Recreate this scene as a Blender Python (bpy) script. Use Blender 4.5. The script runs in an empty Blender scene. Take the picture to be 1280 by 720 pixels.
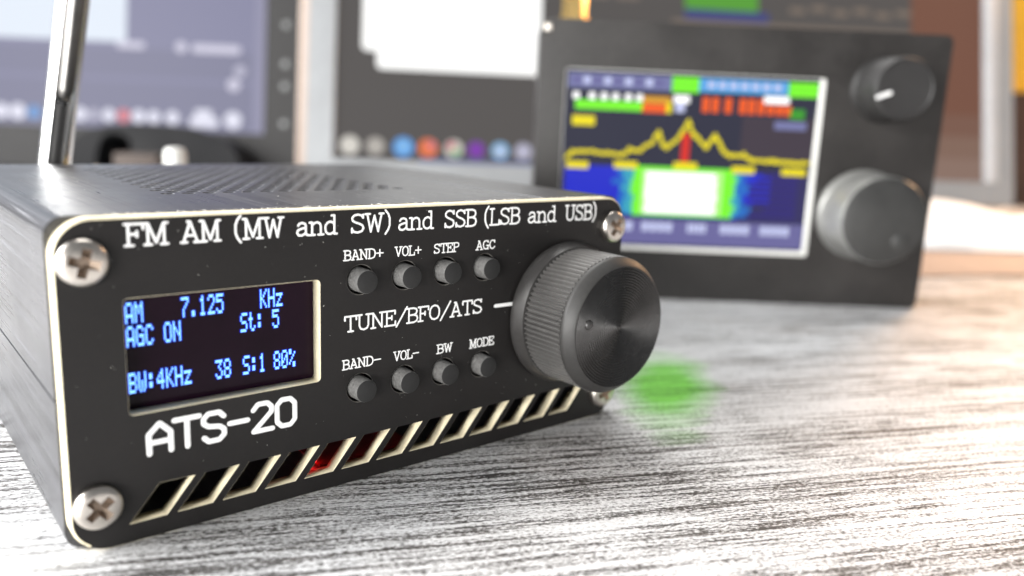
import bpy, bmesh, math, random
from mathutils import Vector, Matrix
S = 0.001                      # everything below is written in millimetres
rnd = random.Random(7)
C = bpy.context.scene.collection
sc = bpy.context.scene

# ------------------------------------------------------------------ camera
cd = bpy.data.cameras.new('camera')
cam = bpy.data.objects.new('camera', cd)
C.objects.link(cam)
rt, dn, fw = Vector((0.77205, -0.63419, 0.04173)), Vector((-0.09688, -0.18232, -0.97846)), Vector((0.62813, 0.75137, -0.20220))
M = Matrix(((rt.x, -dn.x, -fw.x), (rt.y, -dn.y, -fw.y), (rt.z, -dn.z, -fw.z))).to_4x4()
M.translation = Vector((-61.167, -96.623, 51.091)) * S
cam.matrix_world = M
cd.sensor_width = 36
cd.lens = 28.735
cd.clip_start = 0.005
cd.clip_end = 50
cd.dof.use_dof = True
cd.dof.focus_distance = 0.1145
cd.dof.aperture_fstop = 12.2
sc.camera = cam

# ------------------------------------------------------------------ world, lamps, exposure
w = bpy.data.worlds.new('World')
sc.world = w
w.use_nodes = True
bg = w.node_tree.nodes['Background']
bg.inputs['Color'].default_value = (0.93, 0.96, 1.0, 1)
bg.inputs['Strength'].default_value = 0.21

def area(name, loc, target, size, power, col, shape=None):
    l = bpy.data.lights.new(name, 'AREA')
    l.shape = 'RECTANGLE'
    l.size, l.size_y = (size[0] * S, size[1] * S)
    l.energy = power
    l.color = col
    o = bpy.data.objects.new(name, l)
    C.objects.link(o)
    o.location = Vector(loc) * S
    o.rotation_euler = (Vector(target) * S - o.location).to_track_quat('-Z', 'Y').to_euler()
    return o
area('window_light', (-560, 600, 470), (0, 0, 0), (620, 520), 7.0, (0.94, 0.97, 1.0))
area('side_window_light', (-600, 215, 270), (0, 0, 15), (560, 340), 14.5, (1.0, 0.99, 0.97))
area('low_fill_light', (-480, -320, 62), (0, 0, 18), (300, 110), 4.4, (1.0, 0.99, 0.97))  # added low fill: brightens the panel front and lettering, no window here
area('ceiling_light', (300, 520, 1100), (100, 60, 0), (600, 500), 11.5, (1.0, 0.98, 0.95))
area('warm_fill_light', (600, 110, 230), (200, -20, 0), (160, 160), 1.9, (1.0, 0.60, 0.33))  # unseen warm light added at right for the orange tint there

sc.view_settings.view_transform = 'Standard'
sc.view_settings.look = 'None'
sc.view_settings.exposure = 0.0
sc.view_settings.gamma = 1.0

# ------------------------------------------------------------------ materials
def newmat(name):
    m = bpy.data.materials.new(name)
    m.use_nodes = True
    nt = m.node_tree
    return m, nt, nt.nodes['Principled BSDF']

def N(nt, kind, **kw):
    n = nt.nodes.new(kind)
    for k, v in kw.items():
        setattr(n, k, v)
    return n

def mapping(nt, scale, rot=(0, 0, 0), loc=(0, 0, 0)):
    tc = N(nt, 'ShaderNodeTexCoord')
    mp = N(nt, 'ShaderNodeMapping')
    mp.inputs['Scale'].default_value = scale
    mp.inputs['Rotation'].default_value = rot
    mp.inputs['Location'].default_value = loc
    nt.links.new(tc.outputs['Object'], mp.inputs['Vector'])
    return mp.outputs['Vector']

def noise(nt, vec, scale=1.0, detail=4, rough=0.55):
    n = N(nt, 'ShaderNodeTexNoise')
    n.inputs['Scale'].default_value = scale
    n.inputs['Detail'].default_value = detail
    n.inputs['Roughness'].default_value = rough
    nt.links.new(vec, n.inputs['Vector'])
    return n.outputs['Fac']

def ramp(nt, fac, stops):
    r = N(nt, 'ShaderNodeValToRGB')
    e = r.color_ramp.elements
    while len(e) < len(stops):
        e.new(0.5)
    for el, (p, c) in zip(e, stops):
        el.position = p
        el.color = (c, c, c, 1) if isinstance(c, (int, float)) else (*c, 1)
    nt.links.new(fac, r.inputs['Fac'])
    return r.outputs['Color']

def math_(nt, op, a, b=None, clamp=False):
    n = N(nt, 'ShaderNodeMath', operation=op, use_clamp=clamp)
    for i, v in enumerate((a, b)):
        if v is None:
            continue
        if isinstance(v, (int, float)):
            n.inputs[i].default_value = v
        else:
            nt.links.new(v, n.inputs[i])
    return n.outputs[0]

def mix(nt, fac, a, b):
    n = N(nt, 'ShaderNodeMix', data_type='RGBA')
    for sock, v in ((n.inputs['Factor'], fac), (n.inputs['A'], a), (n.inputs['B'], b)):
        if isinstance(v, tuple):
            sock.default_value = (*v, 1) if len(v) == 3 else v
        elif isinstance(v, (int, float)):
            sock.default_value = v
        else:
            nt.links.new(v, sock)
    return n.outputs['Result']

def bump(nt, b, height, strength, dist):
    n = N(nt, 'ShaderNodeBump')
    n.inputs['Strength'].default_value = strength
    n.inputs['Distance'].default_value = dist * S
    nt.links.new(height, n.inputs['Height'])
    nt.links.new(n.outputs['Normal'], b.inputs['Normal'])

def surface(name, col, rough=0.5, metal=0.0, nscale=400, nstr=0.15, ndist=0.05, spec=0.5, specks=0.0, var=0.25, speck_scale=330.0):
    """plain procedural surface: fine colour variation, fine bump, optional dust specks"""
    m, nt, b = newmat(name)
    vec = mapping(nt, (1, 1, 1))
    f = noise(nt, vec, nscale, 5, 0.6)
    f2 = noise(nt, vec, nscale * 0.08, 3)
    v = math_(nt, 'ADD', math_(nt, 'MULTIPLY', f, 0.5), math_(nt, 'MULTIPLY', f2, 0.5))
    lo = tuple(c * (1 - var) for c in col)
    hi = tuple(min(1, c * (1 + var)) for c in col)
    c = ramp(nt, v, [(0.3, lo), (0.7, hi)])
    if specks:
        vo = N(nt, 'ShaderNodeTexVoronoi')
        vo.inputs['Scale'].default_value = speck_scale
        nt.links.new(vec, vo.inputs['Vector'])
        sep = N(nt, 'ShaderNodeSeparateColor')
        nt.links.new(vo.outputs['Color'], sep.inputs[0])
        rr = math_(nt, 'MULTIPLY', math_(nt, 'POWER', sep.outputs[1], 3.0), 0.085)
        dot = math_(nt, 'LESS_THAN', vo.outputs['Distance'], rr)
        pick = math_(nt, 'GREATER_THAN', sep.outputs[0], 1.0 - specks)
        c = mix(nt, math_(nt, 'MULTIPLY', dot, pick), c, (0.5, 0.48, 0.45))
    nt.links.new(c, b.inputs['Base Color'])
    rr = math_(nt, 'ADD', math_(nt, 'MULTIPLY', f2, 0.3), rough - 0.15, clamp=True)
    nt.links.new(rr, b.inputs['Roughness'])
    b.inputs['Metallic'].default_value = metal
    b.inputs['Specular IOR Level'].default_value = spec
    if nstr:
        bump(nt, b, f, nstr, ndist)
    return m

def emit(name, col, strength, base=(0.008, 0.008, 0.009), rough=0.4):
    m, nt, b = newmat(name)
    b.inputs['Base Color'].default_value = (*base, 1)
    b.inputs['Roughness'].default_value = rough
    b.inputs['Specular IOR Level'].default_value = 0.06
    # slight unevenness of the lit pixels
    f = noise(nt, mapping(nt, (1, 1, 1)), 900, 2)
    c = mix(nt, math_(nt, 'MULTIPLY', f, 0.3), col, tuple(x * 0.75 for x in col))
    nt.links.new(c, b.inputs['Emission Color'])
    b.inputs['Emission Strength'].default_value = strength
    return m

# whitewashed wood
STREAK = math.radians(24.8)
def wood():
    m, nt, b = newmat('whitewashed_wood')
    L = nt.links
    tc = N(nt, 'ShaderNodeTexCoord')
    rot = N(nt, 'ShaderNodeMapping')
    rot.inputs['Rotation'].default_value = (0, 0, STREAK)
    L.new(tc.outputs['Object'], rot.inputs['Vector'])
    base = rot.outputs['Vector']
    def sv(sx, sy, off=0.0):
        mp = N(nt, 'ShaderNodeMapping')
        mp.inputs['Scale'].default_value = (sx, sy, 1)
        mp.inputs['Location'].default_value = (off, off * 1.7, 0)
        L.new(base, mp.inputs['Vector'])
        return mp.outputs['Vector']
    # slow wobble of the grain
    wob = N(nt, 'ShaderNodeTexNoise')
    wob.inputs['Scale'].default_value = 22
    wob.inputs['Detail'].default_value = 2
    L.new(base, wob.inputs['Vector'])
    def warp(vec, amt):
        a = N(nt, 'ShaderNodeVectorMath', operation='MULTIPLY_ADD')
        L.new(wob.outputs['Color'], a.inputs[0])
        a.inputs[1].default_value = (0, amt, 0)
        L.new(vec, a.inputs[2])
        return a.outputs[0]
    ridge = noise(nt, warp(sv(13, 640), 0.7), 1.0, 4, 0.62)        # 1.5 mm ridges running along the board
    fine = noise(nt, warp(sv(120, 2300, 3.0), 1.2), 1.0, 5, 0.7)   # hair-fine fibres
    tick = noise(nt, sv(1300, 3200, 9.0), 1.0, 3, 0.75)             # short broken specks
    patch = noise(nt, sv(28, 75, 5.0), 1.0, 4, 0.6)                # worn and less worn areas
    big = noise(nt, sv(7, 16, 1.0), 1.0, 3, 0.5)
    h = math_(nt, 'ADD', math_(nt, 'MULTIPLY', ridge, 0.38), math_(nt, 'MULTIPLY', fine, 0.48))
    h = math_(nt, 'ADD', h, math_(nt, 'MULTIPLY', tick, 0.56))
    h = math_(nt, 'SUBTRACT', h, 0.21)
    wv = N(nt, 'ShaderNodeTexWave', wave_type='BANDS', bands_direction='Y', wave_profile='SIN')
    wv.inputs['Scale'].default_value = 1.0
    wv.inputs['Distortion'].default_value = 11.0
    wv.inputs['Detail'].default_value = 4
    wv.inputs['Detail Scale'].default_value = 0.55
    wv.inputs['Detail Roughness'].default_value = 0.7
    L.new(sv(16, 165), wv.inputs['Vector'])
    h = math_(nt, 'ADD', h, math_(nt, 'MULTIPLY', math_(nt, 'SUBTRACT', wv.outputs['Fac'], 0.5), 0.05))
    worn = math_(nt, 'ADD', math_(nt, 'MULTIPLY', patch, 0.62), math_(nt, 'MULTIPLY', big, 0.38))
    worn = math_(nt, 'MULTIPLY', math_(nt, 'SUBTRACT', worn, 0.5), 0.42)
    v = math_(nt, 'ADD', h, worn)
    paint = ramp(nt, v, [(0.425, 0.0), (0.515, 1.0)])
    under = ramp(nt, math_(nt, 'ADD', math_(nt, 'MULTIPLY', fine, 0.6), math_(nt, 'MULTIPLY', big, 0.4)),
                 [(0.38, (0.030, 0.028, 0.027)), (0.5, (0.085, 0.076, 0.070)), (0.62, (0.24, 0.15, 0.10))])
    white = ramp(nt, tick, [(0.3, (0.60, 0.60, 0.61)), (0.6, (0.80, 0.80, 0.81))])
    col = mix(nt, paint, under, white)
    # green patch mixed into the board colour beside the knob, with a ragged edge
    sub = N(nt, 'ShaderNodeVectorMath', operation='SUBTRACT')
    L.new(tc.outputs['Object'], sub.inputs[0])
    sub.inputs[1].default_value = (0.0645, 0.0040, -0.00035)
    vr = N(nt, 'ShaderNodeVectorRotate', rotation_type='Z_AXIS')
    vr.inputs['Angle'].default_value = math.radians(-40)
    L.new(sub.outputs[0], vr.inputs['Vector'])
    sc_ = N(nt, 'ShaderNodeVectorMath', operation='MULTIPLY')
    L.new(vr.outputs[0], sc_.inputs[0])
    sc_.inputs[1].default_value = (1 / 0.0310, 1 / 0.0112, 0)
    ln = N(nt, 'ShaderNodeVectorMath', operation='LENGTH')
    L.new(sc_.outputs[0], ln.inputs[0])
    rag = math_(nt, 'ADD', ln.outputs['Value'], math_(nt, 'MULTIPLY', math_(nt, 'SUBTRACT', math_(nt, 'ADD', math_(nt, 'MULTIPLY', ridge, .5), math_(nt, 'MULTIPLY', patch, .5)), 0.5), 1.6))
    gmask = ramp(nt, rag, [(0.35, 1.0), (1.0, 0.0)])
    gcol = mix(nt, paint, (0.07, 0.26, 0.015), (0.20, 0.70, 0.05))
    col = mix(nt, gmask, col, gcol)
    L.new(col, b.inputs['Base Color'])
    L.new(ramp(nt, paint, [(0, 0.62), (1, 0.42)]), b.inputs['Roughness'])
    b.inputs['Specular IOR Level'].default_value = 0.5
    bump(nt, b, v, 0.55, 0.6)
    return m

def anodised(name, col, axis_scale, rough=0.36):
    m, nt, b = newmat(name)
    vec = mapping(nt, axis_scale)
    f = noise(nt, vec, 1.0, 5, 0.65)
    vec1 = mapping(nt, (1, 1, 1))
    g = noise(nt, vec1, 60, 3)
    vo = N(nt, 'ShaderNodeTexVoronoi')
    vo.inputs['Scale'].default_value = 420
    nt.links.new(vec1, vo.inputs['Vector'])
    sep = N(nt, 'ShaderNodeSeparateColor')
    nt.links.new(vo.outputs['Color'], sep.inputs[0])
    dot = math_(nt, 'MULTIPLY', math_(nt, 'LESS_THAN', vo.outputs['Distance'], math_(nt, 'MULTIPLY', sep.outputs[1], 0.07)),
                math_(nt, 'GREATER_THAN', sep.outputs[0], 0.86))
    f2 = noise(nt, mapping(nt, (axis_scale[0] * 0.8, axis_scale[1] * 6, axis_scale[2] * 0.55), loc=(3, 1, 2)), 1.0, 3, 0.6)
    scr = ramp(nt, f2, [(0.60, 0.0), (0.68, 1.0)])
    c = ramp(nt, f, [(0.36, tuple(x * 0.35 for x in col)), (0.64, tuple(x * 2.0 for x in col))])
    c = mix(nt, math_(nt, 'MULTIPLY', scr, 0.5), c, tuple(x * 4 for x in col))
    c = mix(nt, dot, c, (0.6, 0.58, 0.55))
    nt.links.new(c, b.inputs['Base Color'])
    r = math_(nt, 'ADD', math_(nt, 'MULTIPLY', g, 0.25), math_(nt, 'MULTIPLY', f, 0.2))
    r = math_(nt, 'ADD', r, math_(nt, 'MULTIPLY', scr, 0.15))
    nt.links.new(math_(nt, 'ADD', r, rough - 0.27, clamp=True), b.inputs['Roughness'])
    b.inputs['Metallic'].default_value = 0.25
    b.inputs['IOR'].default_value = 1.65
    b.inputs['Specular IOR Level'].default_value = 0.7
    bump(nt, b, f, 0.45, 0.13)
    return m

MAT = {}
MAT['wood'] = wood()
MAT['case'] = anodised('black_anodised_aluminium', (0.032, 0.032, 0.036), (2300, 4.5, 2300))
MAT['panel'] = surface('black_solder_mask', (0.0125, 0.0112, 0.0108), 0.46, 0, 1800, 0.10, 0.02, 0.38, specks=0.10)
MAT['cream'] = surface('cream_board_edge', (0.78, 0.70, 0.50), 0.55, 0, 2500, 0.4, 0.05, var=0.18)
MAT['rim'] = surface('bare_grey_rim', (0.22, 0.21, 0.19), 0.45, 0, 2500, 0.3, 0.03)
MAT['grain'] = surface('brightened_grainy_rubber', (0.13, 0.128, 0.124), 0.5, 0, 2600, 0.9, 0.12, 0.6, var=0.7)  # button sides: grainy rubber painted paler for the light they catch
MAT['silk'] = surface('white_silkscreen', (0.92, 0.92, 0.91), 0.55, 0, 3000, 0.1, 0.01, var=0.06)
MAT['dust'] = surface('pale_dust', (0.7, 0.68, 0.64), 0.7, 0, 900, 0.1, 0.01)
MAT['steel'] = surface('nickel_screw', (0.72, 0.67, 0.61), 0.30, 1.0, 1300, 0.35, 0.05, var=0.2)
MAT['chrome'] = surface('chrome', (0.80, 0.80, 0.80), 0.22, 1.0, 200, 0.03, 0.02, var=0.05)
MAT['knob'] = surface('black_knob_plastic', (0.042, 0.040, 0.039), 0.34, 0.0, 1500, 0.10, 0.02, 0.6, specks=0.05)
MAT['knobface'] = surface('turned_black_face', (0.075, 0.073, 0.072), 0.26, 0.8, 1500, 0.05, 0.01, 0.6, specks=0.03)
MAT['button'] = surface('black_button_rubber', (0.017, 0.017, 0.017), 0.5, 0, 3500, 0.6, 0.05, 0.5, specks=0.04)
MAT['glass'] = surface('dark_display_glass', (0.009, 0.003, 0.008), 0.2, 0, 300, 0.0, 0.0, 0.12, specks=0.05, speck_scale=600)
MAT['pix'] = emit('blue_white_pixel', (0.25, 0.60, 1.0), 2.3)
MAT['pixglow'] = emit('deep_blue_pixel_halo', (0.004, 0.02, 0.9), 1.1)
MAT['black'] = surface('matte_black_plastic', (0.022, 0.021, 0.021), 0.5, 0, 700, 0.15, 0.05, 0.45)
MAT['red_board'] = surface('red_circuit_board', (0.06, 0.006, 0.007), 0.4, 0, 500, 0.2, 0.1)
MAT['red_led'] = emit('red_light', (1.0, 0.02, 0.02), 9.0, (0.2, 0, 0))
MAT['device'] = surface('device_black_shell', (0.021, 0.019, 0.018), 0.42, 0.0, 600, 0.15, 0.05, 0.5, specks=0.03, var=0.55)
MAT['greyknob'] = surface('grey_metal_knob', (0.042, 0.042, 0.041), 0.45, 0.3, 900, 0.1, 0.03, 0.6)
MAT['greyside'] = surface('pale_knob_side', (0.26, 0.26, 0.25), 0.4, 0.5, 900, 0.1, 0.03, 0.6)
MAT['white_plastic'] = surface('white_plastic', (0.72, 0.72, 0.69), 0.4, 0, 300, 0.05, 0.05, var=0.06)
MAT['silver'] = surface('silver_bezel_plastic', (0.30, 0.31, 0.32), 0.35, 0.2, 200, 0.05, 0.05, var=0.08)
MAT['grey'] = surface('grey_bezel_plastic', (0.032, 0.031, 0.031), 0.55, 0, 200, 0.05, 0.05, spec=0.15, var=0.1)
MAT['beige'] = surface('beige_edge_trim', (0.42, 0.33, 0.275), 0.5, 0, 200, 0.05, 0.05, var=0.08)
MAT['gold'] = surface('gold_plating', (0.85, 0.58, 0.22), 0.22, 1.0, 300, 0.05, 0.05, var=0.1)
MAT['yellow'] = surface('orange_yellow_card', (0.85, 0.45, 0.03), 0.6, 0, 120, 0.1, 0.1, var=0.1)
MAT['dark_wood'] = surface('dark_brown_wood', (0.055, 0.03, 0.02), 0.5, 0, 80, 0.2, 0.2)
MAT['paper'] = surface('white_paper', (0.80, 0.80, 0.80), 0.75, 0, 60, 0.1, 0.3, var=0.05)
MAT['cardboard'] = surface('brown_sheet', (0.40, 0.29, 0.23), 0.7, 0, 90, 0.15, 0.2)
def em(name, col, s=1.0):
    MAT[name] = emit('lit_' + name, col, s)

# ------------------------------------------------------------------ object helpers
def finish(name, bm, mats, parent=None, smooth=None):
    me = bpy.data.meshes.new(name)
    bmesh.ops.scale(bm, vec=(S, S, S), verts=bm.verts)
    bm.normal_update()
    bm.to_mesh(me)
    bm.free()
    for m in (mats if isinstance(mats, (list, tuple)) else [mats]):
        me.materials.append(MAT[m])
    if smooth is not None:
        for p in me.polygons:
            p.use_smooth = True
        me.set_sharp_from_angle(angle=math.radians(smooth))
    o = bpy.data.objects.new(name, me)
    C.objects.link(o)
    if parent:
        o.parent = parent
    return o

def thing(name, label, cat, loc=(0, 0, 0), rotz=0.0, group=None):
    o = bpy.data.objects.new(name, None)
    o.empty_display_size = 0.01
    C.objects.link(o)
    o.location = Vector(loc) * S
    o.rotation_euler = (0, 0, rotz)
    tag(o, label, cat, group)
    return o

def tag(o, label, cat=None, group=None):
    o['label'] = label
    if cat:
        o['category'] = cat
    if group:
        o['group'] = group
    return o

def box(bm, a, b, mi=0, bev=0.0, seg=2):
    r = bmesh.ops.create_cube(bm, size=1)
    vs = r['verts']
    for v in vs:
        v.co = Vector([(a[i] + b[i]) / 2 + v.co[i] * (b[i] - a[i]) for i in range(3)])
    fs = list({f for v in vs for f in v.link_faces})
    if bev:
        es = list({e for v in vs for e in v.link_edges})
        r = bmesh.ops.bevel(bm, geom=es, offset=bev, segments=seg, profile=0.5, affect='EDGES')
        fs = list({f for f in r['faces']} | {f for f in fs if f.is_valid})
    for f in fs:
        f.material_index = mi
    return fs

def lathe(bm, prof, seg=48, mats=None, axis='y', center=(0, 0, 0), radial=None, cap0=True, cap1=True):
    """prof: list of (t, r) along the axis"""
    rings = []
    for k, (t, r) in enumerate(prof):
        ring = []
        for i in range(seg):
            a = 2 * math.pi * i / seg
            rr = r if radial is None else radial(k, i, r)
            u, v = rr * math.cos(a), rr * math.sin(a)
            p = {'y': (u, t, v), 'z': (u, v, t), 'x': (t, u, v)}[axis]
            ring.append(bm.verts.new([p[j] + center[j] for j in range(3)]))
        rings.append(ring)
    fs = []
    for k in range(len(prof) - 1):
        for i in range(seg):
            j = (i + 1) % seg
            f = bm.faces.new((rings[k][i], rings[k][j], rings[k + 1][j], rings[k + 1][i]))
            if mats:
                f.material_index = mats[k]
            fs.append(f)
    if cap0:
        fs.append(bm.faces.new(rings[0]))
    if cap1:
        f = bm.faces.new(rings[-1])
        if mats:
            f.material_index = mats[-1]
        fs.append(f)
    bmesh.ops.recalc_face_normals(bm, faces=fs)
    return fs

def rrect(x0, y0, x1, y1, r, n=8):
    pts = []
    for cx, cy, a0 in ((x1 - r, y0 + r, -90), (x1 - r, y1 - r, 0), (x0 + r, y1 - r, 90), (x0 + r, y0 + r, 180)):
        for i in range(n + 1):
            a = math.radians(a0 + 90 * i / n)
            pts.append((cx + r * math.cos(a), cy + r * math.sin(a)))
    return pts

def circle(cx, cy, r, n=32):
    return [(cx + r * math.cos(2 * math.pi * i / n), cy + r * math.sin(2 * math.pi * i / n)) for i in range(n)]

def plate(loops, y0, y1):
    """a plate in the x-z plane with real holes (first loop is the outline); returns a bmesh"""
    cu = bpy.data.curves.new('outline', 'CURVE')
    cu.dimensions = '2D'
    cu.fill_mode = 'BOTH'
    cu.extrude = (y1 - y0) / 2
    for pts in loops:
        sp = cu.splines.new('POLY')
        sp.points.add(len(pts) - 1)
        for p, (x, z) in zip(sp.points, pts):
            p.co = (x, z, 0, 1)
        sp.use_cyclic_u = True
    ob = bpy.data.objects.new('outline', cu)
    C.objects.link(ob)
    dg = bpy.context.evaluated_depsgraph_get()
    me = bpy.data.meshes.new_from_object(ob.evaluated_get(dg))
    bpy.data.objects.remove(ob)
    bpy.data.curves.remove(cu)
    bm = bmesh.new()
    bm.from_mesh(me)
    bpy.data.meshes.remove(me)
    for f in bm.faces:
        f.material_index = 0
    for v in bm.verts:
        v.co = Vector((v.co.x, (y0 + y1) / 2 - v.co.z, v.co.y))
    bmesh.ops.remove_doubles(bm, verts=bm.verts, dist=1e-5)
    bmesh.ops.recalc_face_normals(bm, faces=bm.faces)
    return bm

def boolean_cut(o, cutter, self_x=False):
    m = o.modifiers.new('cut', 'BOOLEAN')
    m.operation = 'DIFFERENCE'
    m.solver = 'EXACT'
    m.use_self = self_x
    m.object = cutter
    dg = bpy.context.evaluated_depsgraph_get()
    me = bpy.data.meshes.new_from_object(o.evaluated_get(dg))
    o.modifiers.remove(m)
    old = o.data
    o.data = me
    me.name = old.name
    bpy.data.meshes.remove(old)
    cm = cutter.data
    bpy.data.objects.remove(cutter)
    bpy.data.meshes.remove(cm)

# ------------------------------------------------------------------ stroke lettering
G = {
 'F': (10.5, [[(2,0),(2,14)],[(0,0),(4.6,0)],[(0,14),(10,14),(10,10.6)],[(2,7.4),(6.6,7.4)],[(6.6,9.2),(6.6,5.6)]]),
 'M': (13.5, [[(0,14),(2.2,14),(6.5,1.2),(10.8,14),(13,14)],[(2,0),(2,14)],[(0,0),(4,0)],[(11,0),(11,14)],[(9,0),(13,0)]]),
 'A': (12.2, [[(1.6,0),(6,14),(10.4,0)],[(0,0),(3.8,0)],[(8.2,0),(12,0)],[(3.1,4.6),(8.9,4.6)],[(4.2,14),(6,14)]]),
 'W': (14.4, [[(1.6,14),(4.2,0),(7,12.6),(9.8,0),(12.4,14)],[(0,14),(3.6,14)],[(10.6,14),(14,14)]]),
 'S': (10.8, [[(9.2,13.8),(9.2,11.2),(8,13.2),(5.3,14),(2.6,13.3),(1.2,11.4),(1.6,9.3),(3.5,8),(6.5,6.8),(8.8,5.4),(9.5,3.2),(8.4,1),(5.4,0),(2.6,.6),(1,2.6)],[(1,3.4),(1,.2)]]),
 'B': (11.2, [[(0,14),(6.5,14),(9,13),(9.8,10.8),(9,8.5),(6.5,7.4),(2,7.4)],[(6.5,7.4),(9.6,6.2),(10.4,3.7),(9.4,1.1),(6.8,0),(0,0)],[(2,0),(2,14)]]),
 'L': (10.4, [[(2,14),(2,0)],[(0,14),(4.2,14)],[(0,0),(9.6,0),(9.6,4)]]),
 'U': (12.4, [[(2,14),(2,4),(3.1,1.2),(6,0),(8.9,1.2),(10,4),(10,14)],[(0,14),(4,14)],[(8,14),(12,14)]]),
 'V': (12.2, [[(1.6,14),(6,0),(10.4,14)],[(0,14),(3.8,14)],[(8.2,14),(12,14)]]),
 'O': (12, [[(5.8,14),(3,13),(1.3,10.2),(1,7),(1.3,3.8),(3,1),(5.8,0),(8.6,1),(10.3,3.8),(10.6,7),(10.3,10.2),(8.6,13),(5.8,14)]]),
 'N': (12.6, [[(0,14),(2,14),(10,0),(10,14)],[(2,0),(2,14)],[(0,0),(4,0)],[(8,14),(12,14)]]),
 'D': (11.8, [[(0,14),(5.5,14),(8.9,12.6),(10.6,9.2),(10.6,4.8),(8.9,1.4),(5.5,0),(0,0)],[(2,0),(2,14)]]),
 'T': (11.8, [[(6,0),(6,14)],[(3.8,0),(8.2,0)],[(1,10.6),(1,14),(11,14),(11,10.6)]]),
 'E': (11, [[(2,0),(2,14)],[(0,14),(9.6,14),(9.6,10.8)],[(0,0),(10,0),(10,3.6)],[(2,7.4),(6.6,7.4)],[(6.6,9.2),(6.6,5.6)]]),
 'P': (10.8, [[(0,14),(6.5,14),(9.3,13),(10,10.6),(9.3,8.2),(6.5,7),(2,7)],[(2,0),(2,14)],[(0,0),(4.4,0)]]),
 'G': (12, [[(9.6,13.8),(9.6,11),(8.2,13.3),(5.8,14),(3,13),(1.2,10),(1,6),(2.2,2),(4.8,.2),(7.5,.6),(9.6,2.6)],[(9.6,0),(9.6,6)],[(7,6),(11.4,6)]]),
 'C': (11.4, [[(9.6,13.8),(9.6,10.6),(8.2,13.3),(5.8,14),(3,13),(1.2,10),(1,6),(2.2,2),(4.8,.2),(7.5,.6),(9.8,3.2)]]),
 '/': (10, [[(0,-2),(10,16)]]),
 '+': (12, [[(1,7),(11,7)],[(6,2),(6,12)]]),
 '-': (12, [[(1,7),(11,7)]]),
 '(': (6, [[(4.4,16.4),(2.2,13.4),(1.1,10),(1.1,4.4),(2.2,1),(4.4,-2.4)]]),
 ')': (6, [[(1,16.4),(3.2,13.4),(4.3,10),(4.3,4.4),(3.2,1),(1,-2.4)]]),
 'a': (10.4, [[(1.8,7.4),(2.9,9),(5,9.4),(7,8.6),(7.6,7),(7.6,2),(8.3,.3),(9.8,0)],[(7.6,5.8),(4,5),(1.6,4),(1,2.2),(2,.4),(4.3,0),(6.4,.9),(7.6,2.4)]]),
 'n': (11.2, [[(0,9.3),(2,9.3),(2,0)],[(0,0),(4,0)],[(2,7),(3.8,8.8),(6,9.4),(8,8.4),(8.7,6.4),(8.7,0)],[(6.7,0),(10.7,0)]]),
 'd': (10.6, [[(6,14),(8.2,14),(8.2,0),(10.2,0)],[(8.2,7.3),(6.8,8.8),(4.8,9.4),(2.6,8.5),(1.2,6.4),(1,4.2),(1.6,1.6),(3.2,.2),(5.2,0),(7,.8),(8.2,2.2)]]),
}
SANS = {
 'A': (11, [[(.6,0),(.6,9.2),(4.9,14),(5.2,14),(9.4,9.2),(9.4,0)],[(.6,5.2),(9.4,5.2)]]),
 'T': (11.6, [[(5.2,0),(5.2,14)],[(0,14),(10.4,14)]]),
 'S': (11, [[(9.4,11.6),(7.4,14),(2.6,14),(.6,11.8),(.6,9.4),(2.6,7.6),(7.4,6.8),(9.4,5),(9.4,2.4),(7.2,0),(2.6,0),(.6,2.2)]]),
 '-': (11, [[(.8,7),(9,7)]]),
 '2': (11, [[(.6,11.2),(2.8,14),(7.2,14),(9.2,11.8),(9.2,9.2),(.6,0),(9.6,0)]]),
 '0': (10.4, [[(3,0),(.8,2.6),(.8,11.4),(3,14),(7.2,14),(9.4,11.4),(9.4,2.6),(7.2,0),(3,0)]]),
}
def stroke(bm, pts, wdt, y, thick):
    """one pen stroke on the panel: flattened round bar with round ends"""
    n = 8
    for a, b in zip(pts, pts[1:]):
        a, b = Vector((a[0], 0, a[1])), Vector((b[0], 0, b[1]))
        d = (b - a)
        if d.length < 1e-6:
            continue
        d.normalize()
        s = Vector((-d.z, 0, d.x))
        ra, rb = [], []
        for i in range(n):
            t = 2 * math.pi * i / n
            off = s * (math.cos(t) * wdt / 2) + Vector((0, math.sin(t) * thick, 0))
            ra.append(bm.verts.new(a + off + Vector((0, y, 0))))
            rb.append(bm.verts.new(b + off + Vector((0, y, 0))))
        for i in range(n):
            j = (i + 1) % n
            bm.faces.new((ra[i], ra[j], rb[j], rb[i]))
    for p in pts:
        r = bmesh.ops.create_uvsphere(bm, u_segments=10, v_segments=5, radius=1)
        for v in r['verts']:
            v.co = Vector((p[0] + v.co.x * wdt / 2, y + v.co.z * thick * 1.02, p[1] + v.co.y * wdt / 2))

def text(words, h, wdt, parent, glyphs=G, name='lettering', y=-0.01, thick=0.035):
    """words: (string, left, baseline, right or None)"""
    bm = bmesh.new()
    for s, x0, z0, x1 in words:
        adv = sum(glyphs[c][0] for c in s)
        last = s[-1]
        adv -= glyphs[last][0] - max(p[0] for st in glyphs[last][1] for p in st)
        k = h / 14.0
        kx = k if x1 is None else (x1 - x0) / adv
        x = x0
        for c in s:
            w_, strokes = glyphs[c]
            for st in strokes:
                stroke(bm, [(x + px * kx, z0 + pz * k) for px, pz in st], wdt, y, thick)
            x += w_ * kx
    bmesh.ops.recalc_face_normals(bm, faces=bm.faces)
    return finish(name, bm, 'silk', parent, 60)

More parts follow.
